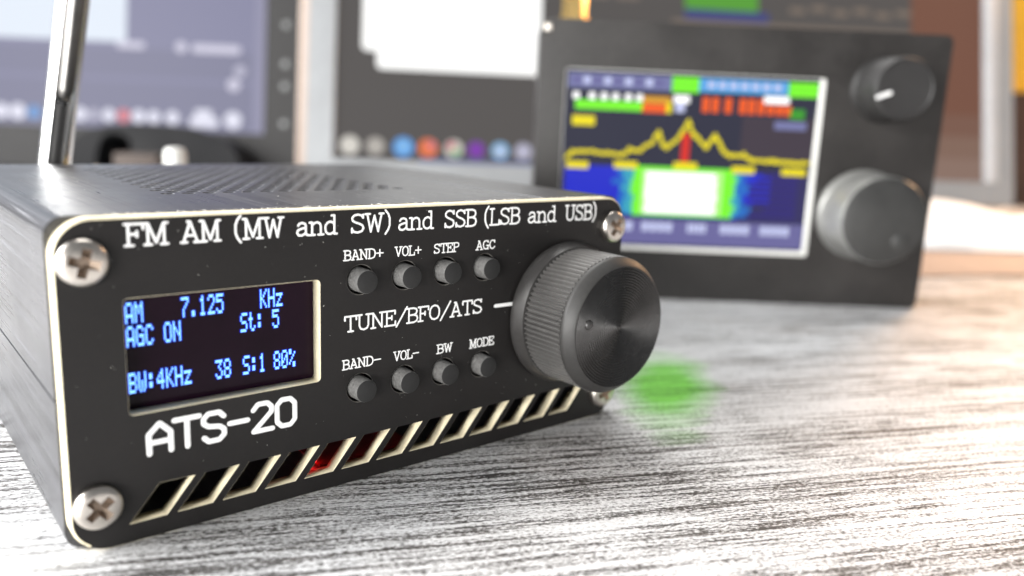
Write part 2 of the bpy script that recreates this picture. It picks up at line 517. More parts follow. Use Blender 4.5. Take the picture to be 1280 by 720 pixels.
# ================================================================== the desk
bm = bmesh.new()
n = 1
vs = [bm.verts.new((x, y, -0.35)) for x, y in ((-900, -500), (1600, -500), (1600, 1500), (-900, 1500))]
bm.faces.new(vs)
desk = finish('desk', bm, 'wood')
desk['kind'] = 'structure'
desk['label'] = 'whitewashed wood desk top with grey streaks of worn grain'

# ================================================================== the radio in front
radio = thing('shortwave_radio', 'small black metal radio receiver with blue display and ridged tuning knob, in front', 'radio')

# case: hollow extrusion with seams, a groove on top and rows of holes
def notch(pts_out):
    return pts_out
HW, ZB, ZT, R = 44.5, -0.30, 38.8, 2.2
outer = []
def arc(cx, cz, a0, r=R, k=7):
    for i in range(k + 1):
        a = math.radians(a0 + 90 * i / k)
        outer.append((cx + r * math.cos(a), cz + r * math.sin(a)))
arc(HW - R, ZB + R, -90)
outer += [(HW, 17.85), (HW - .35, 17.95), (HW - .35, 18.12), (HW, 18.22)]
arc(HW - R, ZT - R, 0)
outer += [(27.75, ZT), (27.5, ZT - .55), (27.1, ZT - .55), (26.85, ZT)]
arc(-HW + R, ZT - R, 90)
outer += [(-HW, 18.22), (-HW + .35, 18.12), (-HW + .35, 17.95), (-HW, 17.85)]
arc(-HW + R, ZB + R, 180)
inner = rrect(-HW + 1.9, ZB + 1.9, HW - 1.9, ZT - 1.9, 0.8, 3)
bm = plate([outer, inner], 2.0, 83.0)
case = finish('case', bm, 'case', radio, 35)
bm = bmesh.new()
row = 0
y = 23.0
while y < 72:
    x = -25.0 + (1.45 if row % 2 else 0)
    while x < 14:
        lathe(bm, [(ZT - 4, .80), (ZT + 2, .80)], 14, None, 'z', (x, y, 0))
        x += 2.9
    y += 2.5
    row += 1
boolean_cut(case, finish('cutter', bm, 'case'))
bm = bmesh.new()
bm.from_mesh(case.data)
bm.normal_update()
es = []
for e in bm.edges:
    if len(e.link_faces) == 2 and all(abs(v.co.z / S - ZT) < 1e-3 for v in e.verts):
        c = (e.verts[0].co + e.verts[1].co) / (2 * S)
        if -27 < c.x < 16 and 20 < c.y < 75:
            nz = sorted(f.normal.z for f in e.link_faces)
            if abs(nz[0]) < 0.3 and nz[1] > 0.7:
                es.append(e)
bmesh.ops.bevel(bm, geom=es, offset=0.22 * S, segments=1, affect='EDGES')
bm.to_mesh(case.data)
bm.free()
for p in case.data.polygons:
    p.use_smooth = True
case.data.set_sharp_from_angle(angle=math.radians(30))

# rear plate
bm = plate([rrect(-44.2, 0.0, 44.2, 38.5, 3.5)], 83.0, 84.6)
finish('rear_panel', bm, 'panel', radio)

# front panel: black board with display window, button holes and slanted vent slots
SL = [(-37.85 + 5.57 * i) for i in range(13)]
loops = [rrect(-44.25, -0.2, 44.25, 38.75, 4.2, 12)]
loops.append(rrect(-37.3, 15.55, -13.25, 29.4, 0.5, 4))
for u in SL:
    loops.append([(u, 2.15), (u + 4.15, 2.15), (u + 7.65, 6.4), (u + 3.5, 6.4)])
BU = [-7.25, -0.2, 6.8, 13.95]
BV = [28.9, 13.55]
for v_ in BV:
    for u in BU:
        loops.append(circle(u, v_, 2.06, 36))
bm = plate(loops, 0.0, 2.0)
def front_edges(outer_only):
    out = []
    for e in bm.edges:
        if not all(abs(v.co.y) < 1e-4 for v in e.verts):
            continue
        if len(e.link_faces) != 2:
            continue
        ny = [abs(f.normal.y) for f in e.link_faces]
        if not (min(ny) < 0.3 and max(ny) > 0.7):
            continue
        side = min(e.link_faces, key=lambda f: abs(f.normal.y))
        if max(v.co.y for v in side.verts) < 0.5:
            continue
        c = (e.verts[0].co + e.verts[1].co) / 2
        far = abs(c.x) > 43.2 or c.z < 1.2 or c.z > 37.6 or (abs(c.x) > 39.5 and (c.z < 5 or c.z > 33.5))
        if outer_only and c.z < 0.6:
            continue
        if far == outer_only:
            out.append(e)
    return out
bmesh.ops.dissolve_degenerate(bm, dist=1e-4, edges=bm.edges)
bm.normal_update()
bmesh.ops.bevel(bm, geom=front_edges(True), offset=0.28, segments=1, affect='EDGES')
bm.normal_update()
bmesh.ops.bevel(bm, geom=front_edges(False), offset=0.07, segments=1, affect='EDGES')
bm.normal_update()
for f in bm.faces:
    f.material_index = 0 if abs(f.normal.y) > 0.9 else 1
panel = finish('front_panel', bm, ['panel', 'cream', 'rim'], radio)
for p in panel.data.polygons:      # round holes of the buttons are bare black inside
    c = p.center / S
    if p.material_index == 1 and any((c.x - u) ** 2 + (c.z - v_) ** 2 < 6.3 for u in BU for v_ in BV):
        p.material_index = 2 if abs(p.normal.y) > 0.2 else 0

# writing on the panel
TH = 2.42
text([('FM', -36.8, 35.45, -32.15), ('AM', -30.7, 35.45, -26.1), ('(MW', -24.45, 35.45, -18.15), ('and', -16.5, 35.42, -10.75), ('SW)', -8.75, 35.38, -2.75),
      ('and', -1.45, 35.36, 4.45), ('SSB', 6.35, 35.33, 12.1), ('(LSB', 13.6, 35.3, 20.55), ('and', 22.2, 35.28, 28.2), ('USB)', 30.25, 35.26, 37.2)], TH, 0.30, panel)
text([('BAND+', -9.75, 31.72, -3.75), ('VOL+', -1.85, 31.70, 2.45), ('STEP', 4.65, 31.68, 9.05), ('AGC', 12.25, 31.66, 15.8)], 1.30, 0.20, panel)
text([('TUNE/BFO/ATS', -9.75, 21.85, 13.65)], 2.1, 0.275, panel)
text([('BAND-', -9.95, 16.55, -4.0), ('VOL-', -1.85, 16.53, 2.35), ('BW', 5.6, 16.5, 8.4), ('MODE', 11.65, 16.42, 16.3)], 1.30, 0.20, panel)
text([('ATS-20', -35.5, 10.35, -16.95)], 3.6, 0.68, panel, SANS)
bm = bmesh.new()
stroke(bm, [(16.35, 22.55), (21.5, 22.5)], 0.55, -0.01, 0.035)
bmesh.ops.recalc_face_normals(bm, faces=bm.faces)
tag(finish('index_mark', bm, 'silk', panel, 60), 'short white index line beside the tuning knob')

# display
FONT = {'A': '7E1111117E', 'M': '7F020C027F', '7': '0171090503', '.': '0060600000', '1': '00427F4000', '2': '4261514946', '5': '2745454539',
        'K': '7F08142241', 'H': '7F0808087F', 'z': '4464544C44', 'G': '3E4149497A', 'C': '3E41414122', 'O': '3E4141413E', 'N': '7F0408107F',
        'S': '4649494931', 't': '043F444020', ':': '0036360000', 'B': '7F49494936', 'W': '3F4038403F', '4': '1814127F10', '3': '2141454B31',
        '8': '3649494936', '0': '3E5149453E', '%': '2313086462'}
bm = bmesh.new()
box(bm, (-38.6, 2.02, 14.4), (-12.2, 3.4, 30.4), 0)
display = finish('display', bm, 'glass', radio)
PX, PZ, X0, Z0 = 0.1755, 0.1765, -36.70, 28.50
LINES = [(0, 0, 'AM'), (0, 36, '7.125'), (0, 92, 'KHz'), (1, 0, 'AGC ON'), (1, 77, 'St: 5'), (3, 0, 'BW:4KHz'), (3, 58, '38'), (3, 78, 'S:1'), (3, 101.5, '80%')]
bm, bg_ = bmesh.new(), bmesh.new()
for ln, c0, s in LINES:
    for ci, ch in enumerate(s):
        if ch == ' ':
            continue
        cols = [int(FONT[ch][i * 2:i * 2 + 2], 16) for i in range(5)]
        for r in range(14):
            bits = [(c >> (r // 2)) & 1 for c in cols] + [0]
            st = None
            for i, bit in enumerate(bits):
                if bit and st is None:
                    st = i
                if not bit and st is not None:
                    xa = X0 + (c0 + ci * 6 + st + .05) * PX
                    xb = X0 + (c0 + ci * 6 + i - .05) * PX
                    za = Z0 - (ln * 16 + r + 1) * PZ
                    box(bm, (xa, 1.965, za + .018), (xb, 1.985, za + PZ - .018))
                    box(bg_, (xa - .11, 1.993, za - .05 + .0007 * i), (xb + .11, 2.006 + .0004 * (r % 3), za + PZ + .05 + .0007 * i))
                    st = None
finish('display_text', bm, 'pix', display)
finish('pixel_halo', bg_, 'pixglow', display)  # blue halo round the lit pixels, built as glowing plates behind them

# inside, seen through the slots
bm = bmesh.new()
box(bm, (-38, 4.5, 7.2), (38, 70, 8.6), 0)
finish('circuit_board', bm, 'red_board', radio)
bm = bmesh.new()
box(bm, (-42.2, 12.0, -0.1 + 2), (42.2, 13.0, 7.1), 0)
finish('inner_baffle', bm, 'black', radio)
bm = bmesh.new()
box(bm, (-11.8, 3.2, 1.62), (3.5, 11.5, 1.95), 0)
MAT['red_floor'] = surface('painted_red_glow', (0.20, 0.008, 0.010), 0.35, 0, 500, 0.1, 0.05)  # the indicator's red glow on the case floor, put into this strip's colour
finish('red_glow_strip', bm, 'red_floor', radio)
bm = bmesh.new()
r_ = bmesh.ops.create_uvsphere(bm, u_segments=16, v_segments=8, radius=0.5)
for v in r_['verts']:
    v.co += Vector((-12.3, 4.3, 2.45))
finish('indicator_light', bm, 'red_led', radio, 60)
# push buttons (one built, seven copies)
bm = bmesh.new()
lathe(bm, [(2.4, 1.74), (-1.75, 1.62), (-1.92, 1.55), (-1.98, 1.38)], 36, None, 'y')
bm.normal_update()
for f in bm.faces:
    f.material_index = 1 if abs(f.normal.y) < 0.5 else 0
btn = finish('push_button', bm, ['button', 'grain'], radio, 40)
for k, (u, v_) in enumerate([(u, v_) for v_ in BV for u in BU]):
    o = btn if k == 0 else btn.copy()
    if k:
        C.objects.link(o)
        o.parent = radio
    o.location = Vector((u, 0, v_)) * S
    o.rotation_euler = (0, 0.4 * k, 0)

# screws with cross recess
bm = bmesh.new()
lathe(bm, [(0.3, 2.4), (-0.05, 2.5), (-0.35, 2.66), (-0.85, 2.62), (-1.15, 2.42), (-1.36, 1.95), (-1.44, 1.2), (-1.47, 0.2)], 40, None, 'y')
screw = finish('screw', bm, 'steel', radio, 50)
for ang in (0, math.pi / 2):
    bm = bmesh.new()
    pts = []
    for yy, hl, hw in ((-0.35, 0.75, 0.30), (-2.0, 2.15, 0.62)):
        for sx, sz in ((-1, -1), (1, -1), (1, 1), (-1, 1)):
            x, z = sx * hl, sz * hw
            pts.append(bm.verts.new((x * math.cos(ang) - z * math.sin(ang), yy, x * math.sin(ang) + z * math.cos(ang))))
    a, b = pts[:4], pts[4:]
    fs = [bm.faces.new(a), bm.faces.new(b)] + [bm.faces.new((a[i], a[(i + 1) % 4], b[(i + 1) % 4], b[i])) for i in range(4)]
    bmesh.ops.recalc_face_normals(bm, faces=fs)
    boolean_cut(screw, finish('cutter', bm, 'steel'))
for p in screw.data.polygons:
    p.use_smooth = True
screw.data.set_sharp_from_angle(angle=math.radians(40))
MAT['recess_brown'] = surface('brown_recess_metal', (0.33, 0.26, 0.205), 0.45, 0.8, 1500, 0.4, 0.05, var=0.5)  # brown tone for the screw recess
screw.data.materials.clear()
screw.data.materials.append(MAT['steel'])
screw.data.materials.append(MAT['recess_brown'])
for p in screw.data.polygons:                       # recess faces get a browner, darker metal tone
    c = p.center / S
    p.material_index = 1 if math.hypot(c.x, c.z) < 1.9 and -1.30 < c.y < -0.2 else 0
for k, (u, v_, a) in enumerate([(-41.3, 34.0, .25), (41.15, 33.8, .6), (-41.3, 5.5, .9), (41.1, 4.2, 1.2)]):
    o = screw if k == 0 else screw.copy()
    if k:
        C.objects.link(o)
        o.parent = radio
    o.location = Vector((u, 0, v_)) * S
    o.rotation_euler = (0, a, 0)

# dust and burrs on the radio, far too many to count
bm = bmesh.new()
def fleck(p, sx, sy, sz):
    r = bmesh.ops.create_icosphere(bm, subdivisions=1, radius=1)
    a = rnd.uniform(0, 3.14)
    ca, sa = math.cos(a), math.sin(a)
    for v in r['verts']:
        x, y_, z = v.co.x * sx, v.co.y * sy, v.co.z * sz
        if sy < sz and sy < 0.04:
            v.co = Vector((p[0] + x * ca - z * sa, p[1] + y_, p[2] + x * sa + z * ca))
        else:
            v.co = Vector((p[0] + x * ca - y_ * sa, p[1] + x * sa + y_ * ca, p[2] + z))
for k in range(150):                                   # bright burrs along the front edge of the case top
    t = rnd.random() ** 1.5
    fleck((-38 + 80 * t + rnd.uniform(-1, 1), 2.05 + abs(rnd.gauss(0, .25)), ZT + .01), rnd.uniform(.03, .10), rnd.uniform(.05, .3), rnd.uniform(.02, .07))
for k in range(120):                                   # specks lying on the top
    fleck((rnd.uniform(-42, 43), 2 + 60 * rnd.random() ** 1.6, ZT), rnd.uniform(.03, .12), rnd.uniform(.03, .10), .03)
for k in range(170):                                   # specks on the front
    u_, w_ = rnd.uniform(-43, 43), rnd.uniform(.6, 38)
    if any((u_ - u) ** 2 + (w_ - v_) ** 2 < 5.5 for u in BU for v_ in BV) or (-37.6 < u_ < -13 and 15.3 < w_ < 29.7) or w_ < 6.8:
        continue
    fleck((u_, 0, w_), rnd.uniform(.015, .05), .015, rnd.uniform(.02, .07) * (2.5 if k % 17 == 0 else 1))
dust = finish('dust', bm, 'dust', radio)
dust['kind'] = 'stuff'

# tuning knob: flange, ridged band, bevelled front and turned face with a dimple
KC = (30.9, 0, 20.1)
bm = bmesh.new()
lathe(bm, [(-0.25, 11.3), (-0.45, 11.75), (-0.9, 11.85), (-1.3, 11.75), (-2.75, 11.15), (-2.85, 10.4)], 96, None, 'y', KC, cap1=False)
knob = finish('tuning_knob', bm, 'knob', radio, 50)
bm = bmesh.new()
TE = 84
def teeth(k, i, r):
    if k in (0, 4):
        return r
    return r if i % 4 in (0, 1) else r - 0.50
lathe(bm, [(-2.8, 10.3), (-2.95, 10.95), (-6.9, 10.98), (-10.75, 10.95), (-10.9, 10.4)], TE * 4, None, 'y', KC, teeth, cap0=False, cap1=False)
MAT['ridges'] = surface('brightened_knob_ridges', (0.10, 0.097, 0.094), 0.34, 0.1, 1500, 0.2, 0.03, 0.6, specks=0.12)  # ridges painted paler than the knob for the light on their tops
finish('ridged_band', bm, 'ridges', knob)
bm = bmesh.new()
prof = [(-10.8, 10.5), (-10.95, 10.85), (-11.35, 10.88), (-11.7, 10.7), (-12.9, 9.72), (-13.0, 9.55)]
ngv = 22
for i in range(ngv):
    r0 = 9.5 - i * 9.2 / ngv
    dr = 9.2 / ngv
    prof += [(-13.0, r0), (-12.82, r0 - dr * 0.5)]
prof += [(-13.0, 0.12)]
nk = len(prof) - 1
lathe(bm, prof, 128, [0] * 5 + [1] * (nk - 5) + [1], 'y', KC, cap0=False)
MAT['satin'] = surface('satin_black_bevel', (0.030, 0.029, 0.028), 0.5, 0.0, 1500, 0.15, 0.02, 0.5, specks=0.05)
face = finish('knob_face', bm, ['satin', 'knobface'], knob, 32)
bm = bmesh.new()
r_ = bmesh.ops.create_uvsphere(bm, u_segments=24, v_segments=12, radius=0.78)
for v in r_['verts']:
    v.co = Vector((v.co.x + KC[0] - 6.95, v.co.y * 0.75 - 12.95, v.co.z + KC[2] + 1.3))
finish('finger_dimple', bm, 'knob', face, 60)

# antenna standing on the rear plate: slotted chrome sleeve with a rod hinged inside
lean = math.radians(9.0)
ant = bpy.data.objects.new('antenna', None)
ant.empty_display_size = 0.01
C.objects.link(ant)
ant.parent = radio
ant.location = Vector((-27.6, 91.5, 30.0)) * S
ant.rotation_euler = (math.radians(-2), lean, math.radians(-22))
def sleeve(bm, z0, z1, r, a0, a1, th, seg=24):
    """part of a tube wall between two angles"""
    ring = []
    for z in (z0, z1):
        for rr in (r, r - th):
            ring.append([bm.verts.new((rr * math.cos(a0 + (a1 - a0) * i / seg), rr * math.sin(a0 + (a1 - a0) * i / seg), z)) for i in range(seg + 1)])
    o0, i0, o1, i1 = ring
    fs = []
    for i in range(seg):
        fs += [bm.faces.new((o0[i], o0[i + 1], o1[i + 1], o1[i])), bm.faces.new((i0[i + 1], i0[i], i1[i], i1[i + 1])),
               bm.faces.new((o1[i], o1[i + 1], i1[i + 1], i1[i])), bm.faces.new((i0[i], i0[i + 1], o0[i + 1], o0[i]))]
    for i in (0, seg):
        fs.append(bm.faces.new((o0[i], o1[i], i1[i], i0[i])))
    bmesh.ops.recalc_face_normals(bm, faces=fs)
bm = bmesh.new()
g0 = math.radians(-90)                                     # the slot faces the viewer
sleeve(bm, -6, 75, 3.0, g0 + math.radians(42), g0 + math.radians(360 - 16), 0.9)
finish('sleeve', bm, 'chrome', ant, 35)
bm = bmesh.new()
lathe(bm, [(21.0, .25), (21.3, .9), (22.2, 1.5), (23.5, 1.75), (78, 1.75)], 28, None, 'z', (0.75, -1.35, 0))
MAT['smoke'] = surface('dark_nickel', (0.16, 0.155, 0.15), 0.3, 0.9, 300, 0.05, 0.02)
finish('rod', bm, 'smoke', ant, 40)
bm = bmesh.new()
lathe(bm, [(-10, 2.2), (20.5, 2.2)], 20, None, 'z', (0, 0.1, 0))
finish('hinge_core', bm, 'black', ant, 40)
bm = bmesh.new()
lathe(bm, [(-12, 4.2), (-5.5, 4.2), (-5.2, 3.6)], 24, None, 'z')
box(bm, (-3.4, -7.5, -11.5), (3.4, 0, -6))
finish('base', bm, 'gold', ant, 40)
bm = bmesh.new()
lathe(bm, [(84.6, 2.6), (89, 2.6), (89.2, 2.0)], 24, None, 'y', (-19.0, 0, 35.9))
finish('coaxial_socket', bm, 'gold', radio, 40)

# ================================================================== spectrum receiver behind
A2 = math.radians(-38.74)
dev = thing('spectrum_receiver', 'square black receiver with colour spectrum screen and two round knobs, behind the radio', 'receiver', (142.83, 49.05, -0.35), A2)
# local axes: x to the right along the face, -y towards the viewer
bm = bmesh.new()
box(bm, (-57.6, 1.2, 0.25), (59.6, 33, 79.6), 0, 1.4, 3)
finish('body', bm, 'device', dev, 40)
bm = plate([rrect(-58.0, 0.0, 60.0, 80.0, 2.2, 6), rrect(-50.4, 14.6, 24.9, 66.6, 0.8, 3)], 0.0, 1.6)
bm.normal_update()
finish('front_plate', bm, 'device', dev)
bm = plate([rrect(-50.3, 14.7, 24.8, 66.5, 0.8, 3), rrect(-50.1, 16.0, 23.5, 66.3, 0.4, 3)], 0.25, 1.5)
finish('screen_bezel', bm, 'white_plastic', dev)
bm = bmesh.new()
box(bm, (-50.2, 0.9, 16.0), (23.6, 1.19, 66.4))
em('screen_dark', (0.030, 0.031, 0.056), 1.0)
screen = finish('screen', bm, 'screen_dark', dev)
em('lavender', (0.20, 0.21, 0.42)); em('green', (0.22, 1.0, 0.03)); em('sky_blue', (0.12, 0.42, 0.85)); em('orange', (1.0, 0.13, 0.015))
em('amber', (0.75, 0.36, 0.03)); em('yellow_trace', (0.95, 0.80, 0.01)); em('white', (1.0, 1.0, 1.0), 1.3); em('marker_red', (0.75, 0.03, 0.02))
em('navy', (0.035, 0.03, 0.12)); em('blue', (0.02, 0.03, 0.62)); em('teal', (0.05, 0.42, 0.55)); em('pale', (0.62, 0.66, 0.95)); em('dim_green', (0.05, 0.35, 0.03))
em('footer', (0.16, 0.15, 0.36)); em('mauve', (0.06, 0.045, 0.062)); em('deep_teal', (0.02, 0.17, 0.60)); em('indigo', (0.03, 0.02, 0.20)); em('lime', (0.55, 1.0, 0.30))
PAL = ['lavender', 'green', 'sky_blue', 'orange', 'amber', 'yellow_trace', 'white', 'marker_red', 'navy', 'blue', 'teal', 'pale', 'dim_green', 'footer', 'mauve', 'deep_teal', 'indigo', 'lime']
bm = bmesh.new()
lay = [0]
def patch(x0, z0, x1, z1, c):
    lay[0] += 1
    d = 0.88 - lay[0] * 0.0035
    box(bm, (min(x0, x1), d, min(z0, z1)), (max(x0, x1), 0.895, max(z0, z1)), PAL.index(c))
patch(2, 42, 23.2, 55, 'mauve')
patch(-49.4, 65.4, -19.3, 61.2, 'lavender'); patch(-19.4, 65.4, -11.5, 61.0, 'green'); patch(-11.5, 65.3, 14.4, 61.4, 'sky_blue')
for k in range(7):
    patch(-9 + k * 3.2, 64.4, -7 + k * 3.2, 62.6, 'pale')
patch(14.5, 65.2, 23.2, 61.0, 'green')
for k in range(9):
    patch(-48 + k * 3.0, 64.4, -46 + k * 3.0, 62.4, 'pale' if k % 2 else 'footer')
patch(-47.0, 57.9, -27.5, 55.2, 'green'); patch(-27.5, 59.6, -19.4, 57.6, 'amber'); patch(-27.6, 57.5, -19.2, 55.0, 'orange'); patch(-20.6, 58, -19.0, 55.0, 'yellow_trace')
for x in (-46.9, -42.3, -38.8, -35.5, -31.8, -28.6):
    patch(x - .95, 58.1, x + .95, 60.0, 'white')
patch(-18.6, 60.2, -14.0, 58.0, 'white'); patch(-18.0, 58, -15.2, 55.4, 'pale')
# red frequency read-out, digits of a few bars each (too blurred in the photograph to read)
for k, x in enumerate((-10.2, -7.4, -3.6, 0.6, 3.2, 6.0, 8.8, 11.4, 13.8)):
    patch(x, 60.0 if k < 6 else 58.5, x + 2.0, 55.7, 'orange')
patch(7.6, 61.0, 15.0, 58.9, 'white')
patch(15.6, 57.6, 19.9, 54.7, 'dim_green'); patch(11.4, 54.0, 20.7, 51.6, 'lavender'); patch(-47.7, 53.4, -41.1, 50.6, 'yellow_trace')
patch(-15.3, 49.5, -12.9, 41.2, 'marker_red')
# waterfall, brightest in the middle
patch(-49.3, 39.4, 23.2, 24.2, 'navy'); patch(-49.0, 39.2, -30.2, 27.0, 'blue'); patch(0.5, 38.6, 12.0, 29.5, 'blue'); patch(-31.2, 38.6, 3.0, 24.9, 'blue')
for k in range(8):
    z = 39 - k * 1.7
    patch(-33.5 + rnd.uniform(-1.5, 1.5), z, 5 + rnd.uniform(-2, 2), z - 1.6, 'deep_teal')
    patch(-31.5 + rnd.uniform(-1, 1), z, 2.4 + rnd.uniform(-1, 1), z - 1.6, 'teal')
    patch(8 + rnd.uniform(-3, 5), z - .2, 20, z - 1.3, 'indigo')
for k in range(7):
    a_ = rnd.uniform(0, 1.6); b_ = rnd.uniform(0, 1.6)
    patch(-29.6 + a_, 39.6 - k * 2.1, 0.3 + b_, 37.7 - k * 2.1, 'green')
patch(-28.4, 39.3, 0.4, 25.2, 'green')
patch(-26.2, 38.6, -2.2, 25.7, 'lime')
for k in range(6):
    patch(-25.2 + rnd.uniform(0, .8), 38.1 - k * 2.0, -4.4 + rnd.uniform(0, .9), 35.9 - k * 2.0, 'white')
patch(-24.6, 38.0, -4.4, 26.3, 'white')
patch(-49.3, 24.0, 23.2, 16.6, 'footer')
for a_, b_ in ((-47, -40), (-37.5, -27.7), (-25.2, -15.8), (-11.6, -5.8), (-1.7, 7.2), (10.3, 19.2)):
    for k in range(4):
        t0 = a_ + (b_ - a_) * k / 4
        patch(t0, 23.2, t0 + (b_ - a_) * 0.2, 20.5, 'pale')
TR = [(-48.8, 41.2), (-47.3, 42.9), (-41.5, 43.2), (-35.2, 42.9), (-31.7, 42.7), (-30.5, 44.2), (-27.5, 44.0), (-24.1, 46.4), (-22.3, 49.6), (-21.0, 46.2), (-19.7, 45.1),
      (-16.1, 48.3), (-13.8, 53.0), (-12.3, 49.6), (-8.0, 45.6), (-5.7, 49.5), (-3.3, 45.0), (-0.8, 43.5), (1.5, 43.6), (3.1, 44.1), (5.6, 42.5), (11.9, 42.5), (22.6, 42.1)]
for (xa, za), (xb, zb) in zip(TR, TR[1:]):
    n = max(2, int(math.hypot(xb - xa, zb - za) / 0.5))
    for k in range(n):
        x, z = xa + (xb - xa) * k / n, za + (zb - za) * k / n + rnd.uniform(-.4, .4)
        patch(x - .42, z - .45, x + .42, z + .45, 'yellow_trace')
for a_, b_, z in ((-48.7, -42.3, 39.2), (-34.7, -27.9, 39.7), (-17.2, -10.4, 40.1), (0.1, 6.6, 39.6), (14.8, 21.8, 39.5)):
    patch(a_, z - 1, b_, z + 1, 'yellow_trace')
finish('display_graphics', bm, PAL, screen)
# knobs
bm = bmesh.new()
lathe(bm, [(-0.02, 9.3), (-1.2, 9.3), (-1.6, 8.9), (-12.8, 8.6), (-13.8, 8.2), (-14.0, 7.6), (-13.7, 7.3), (-13.7, 0.3)], 64, None, 'y', (41.3, 0, 64.0))
k1 = finish('volume_knob', bm, 'black', dev, 40)
bm = bmesh.new()
a_, b_ = Vector((31.9, 0, 60.4)), Vector((37.4, 0, 62.7))
pts = [a_, b_]
stroke(bm, [(34.0, 61.4), (37.4, 62.7)], 1.0, -13.75, 0.3)
bmesh.ops.recalc_face_normals(bm, faces=bm.faces)
finish('pointer_mark', bm, 'silk', k1, 60)
bm = bmesh.new()
lathe(bm, [(-0.02, 13.2), (-2.0, 13.2), (-2.4, 12.7), (-14.8, 12.5), (-16.0, 11.9), (-16.2, 11.4), (-16.2, 0.3)], 72, [1, 1, 1, 1, 0, 0, 0], 'y', (39.4, 0, 28.0))
k2 = finish('tuning_dial', bm, ['greyknob', 'greyside'], dev, 40)
bm = bmesh.new()
lathe(bm, [(-16.1, 2.6), (-16.4, 2.6), (-16.6, 2.2)], 32, None, 'y', (44.6, 0, 22.4))
finish('finger_dimple', bm, 'greyknob', k2, 40)
bm = bmesh.new()
lathe(bm, [(79.5, 4.6), (82.4, 4.6), (82.6, 3.9), (90, 3.9), (90.4, 3.4), (96, 3.4)], 6, None, 'z', (-47.5, 17, 0))
conn = finish('coaxial_socket', bm, 'gold', dev, 30)
bm = bmesh.new()
box(bm, (-57.0, -0.25, 76.3), (-55.0, 0.1, 78.6), 0, 0.3)
finish('corner_screw', bm, 'steel', dev)

# ================================================================== monitors
def frame_from(q, ex, up):
    ex, up = Vector(ex), Vector(up)
    nn = ex.cross(up)                       # towards the viewer
    m = Matrix((( ex.x, -nn.x, up.x), (ex.y, -nn.y, up.y), (ex.z, -nn.z, up.z))).to_4x4()
    m.translation = Vector(q) * S
    return m
def placed(name, label, cat, m):
    o = thing(name, label, cat)
    o.matrix_world = m
    return o
class Gfx:
    def __init__(s, pal):
        s.bm = bmesh.new(); s.pal = pal; s.n = 0
    def rect(s, x0, z0, x1, z1, c, r=0.0):
        s.n += 1
        d = -0.02 - s.n * 0.012
        if r:
            pts = rrect(x0, z0, x1, z1, r, 5)
        else:
            pts = [(x0, z0), (x1, z0), (x1, z1), (x0, z1)]
        va = [s.bm.verts.new((x, d, z)) for x, z in pts]
        vb = [s.bm.verts.new((x, 0.05, z)) for x, z in pts]
        fs = [s.bm.faces.new(va), s.bm.faces.new(list(reversed(vb)))]
        k = len(pts)
        fs += [s.bm.faces.new((va[i], vb[i], vb[(i + 1) % k], va[(i + 1) % k])) for i in range(k)]
        bmesh.ops.recalc_face_normals(s.bm, faces=fs)
        for f in fs:
            f.material_index = s.pal.index(c)
    def dot(s, x, z, r, c):
        s.rect(x - r, z - r, x + r, z + r, c, r * 0.98)

em('desktop_lavender', (0.25, 0.25, 0.375)); em('window_white', (0.78, 0.85, 0.95)); em('bar_lavender', (0.30, 0.295, 0.42)); em('bar_grey', (0.225, 0.225, 0.33))
em('text_pale', (0.66, 0.64, 0.78)); em('icon_white', (0.82, 0.82, 0.95)); em('icon_blue', (0.16, 0.34, 0.68)); em('icon_red', (0.72, 0.22, 0.26)); em('icon_grey', (0.50, 0.49, 0.62))
em('desktop_grey', (0.098, 0.090, 0.085)); em('sheet_white', (1.0, 1.0, 0.98), 1.25); em('icon_cream', (0.72, 0.69, 0.63)); em('icon_taupe', (0.48, 0.45, 0.41)); em('icon_azure', (0.12, 0.38, 0.85))
em('icon_orange', (0.85, 0.20, 0.06)); em('icon_purple', (0.22, 0.05, 0.42)); em('icon_sky', (0.28, 0.55, 0.85)); em('icon_green', (0.15, 0.5, 0.2)); em('dock_blue', (0.10, 0.13, 0.30))
em('strip_green', (0.10, 0.36, 0.04)); em('strip_blue', (0.055, 0.065, 0.22)); em('strip_text', (0.20, 0.16, 0.13)); em('brown_reflection', (0.19, 0.085, 0.055)); em('pink_reflection', (0.26, 0.17, 0.135))
em('brown_soft', (0.20, 0.105, 0.075)); em('pink_dim', (0.23, 0.14, 0.105)); em('sheet_shade', (0.86, 0.86, 0.86))

# the left one: lavender desktop
m1 = placed('computer_monitor', 'dark-framed monitor with lavender screen, at the left behind the chrome antenna', 'monitor',
            frame_from((186.08, 490.21, 32.5), (0.767, -0.6415, 0), (0.08928, 0.10675, 0.99027)))
bm = plate([rrect(-520, -31, 25, 300, 3, 4), rrect(-500, -.2, 0.2, 282, 0.6, 2)], -2.5, 22)
finish('bezel', bm, 'grey', m1)
bm = bmesh.new()
box(bm, (25.05, -3.2, -30.5), (31.5, 26, 300), 0, 0.8)
finish('edge_trim', bm, 'beige', m1, 40)
bm = bmesh.new()
box(bm, (-499.8, 0.06, 0), (0, 6, 281.8))
s1 = finish('screen', bm, 'desktop_lavender', m1)
pal = ['window_white', 'bar_lavender', 'bar_grey', 'text_pale', 'icon_white', 'icon_blue', 'icon_red', 'icon_grey']
g = Gfx(pal)
g.rect(-460, 62.5, -102, 270, 'window_white')
g.rect(-499, 38, -9, 58, 'bar_grey'); g.rect(-499, 15.5, -9, 34, 'bar_grey'); g.rect(-499, 1, -9, 15, 'bar_grey')
g.rect(-8, 0.5, -0.5, 281, 'bar_lavender')
g.rect(-109, 58.0, -88.5, 63.0, 'text_pale', 2.2); g.dot(-62, 60.5, 4.0, 'text_pale'); g.rect(-54, 57.0, -18.5, 63.0, 'text_pale', 2.4)
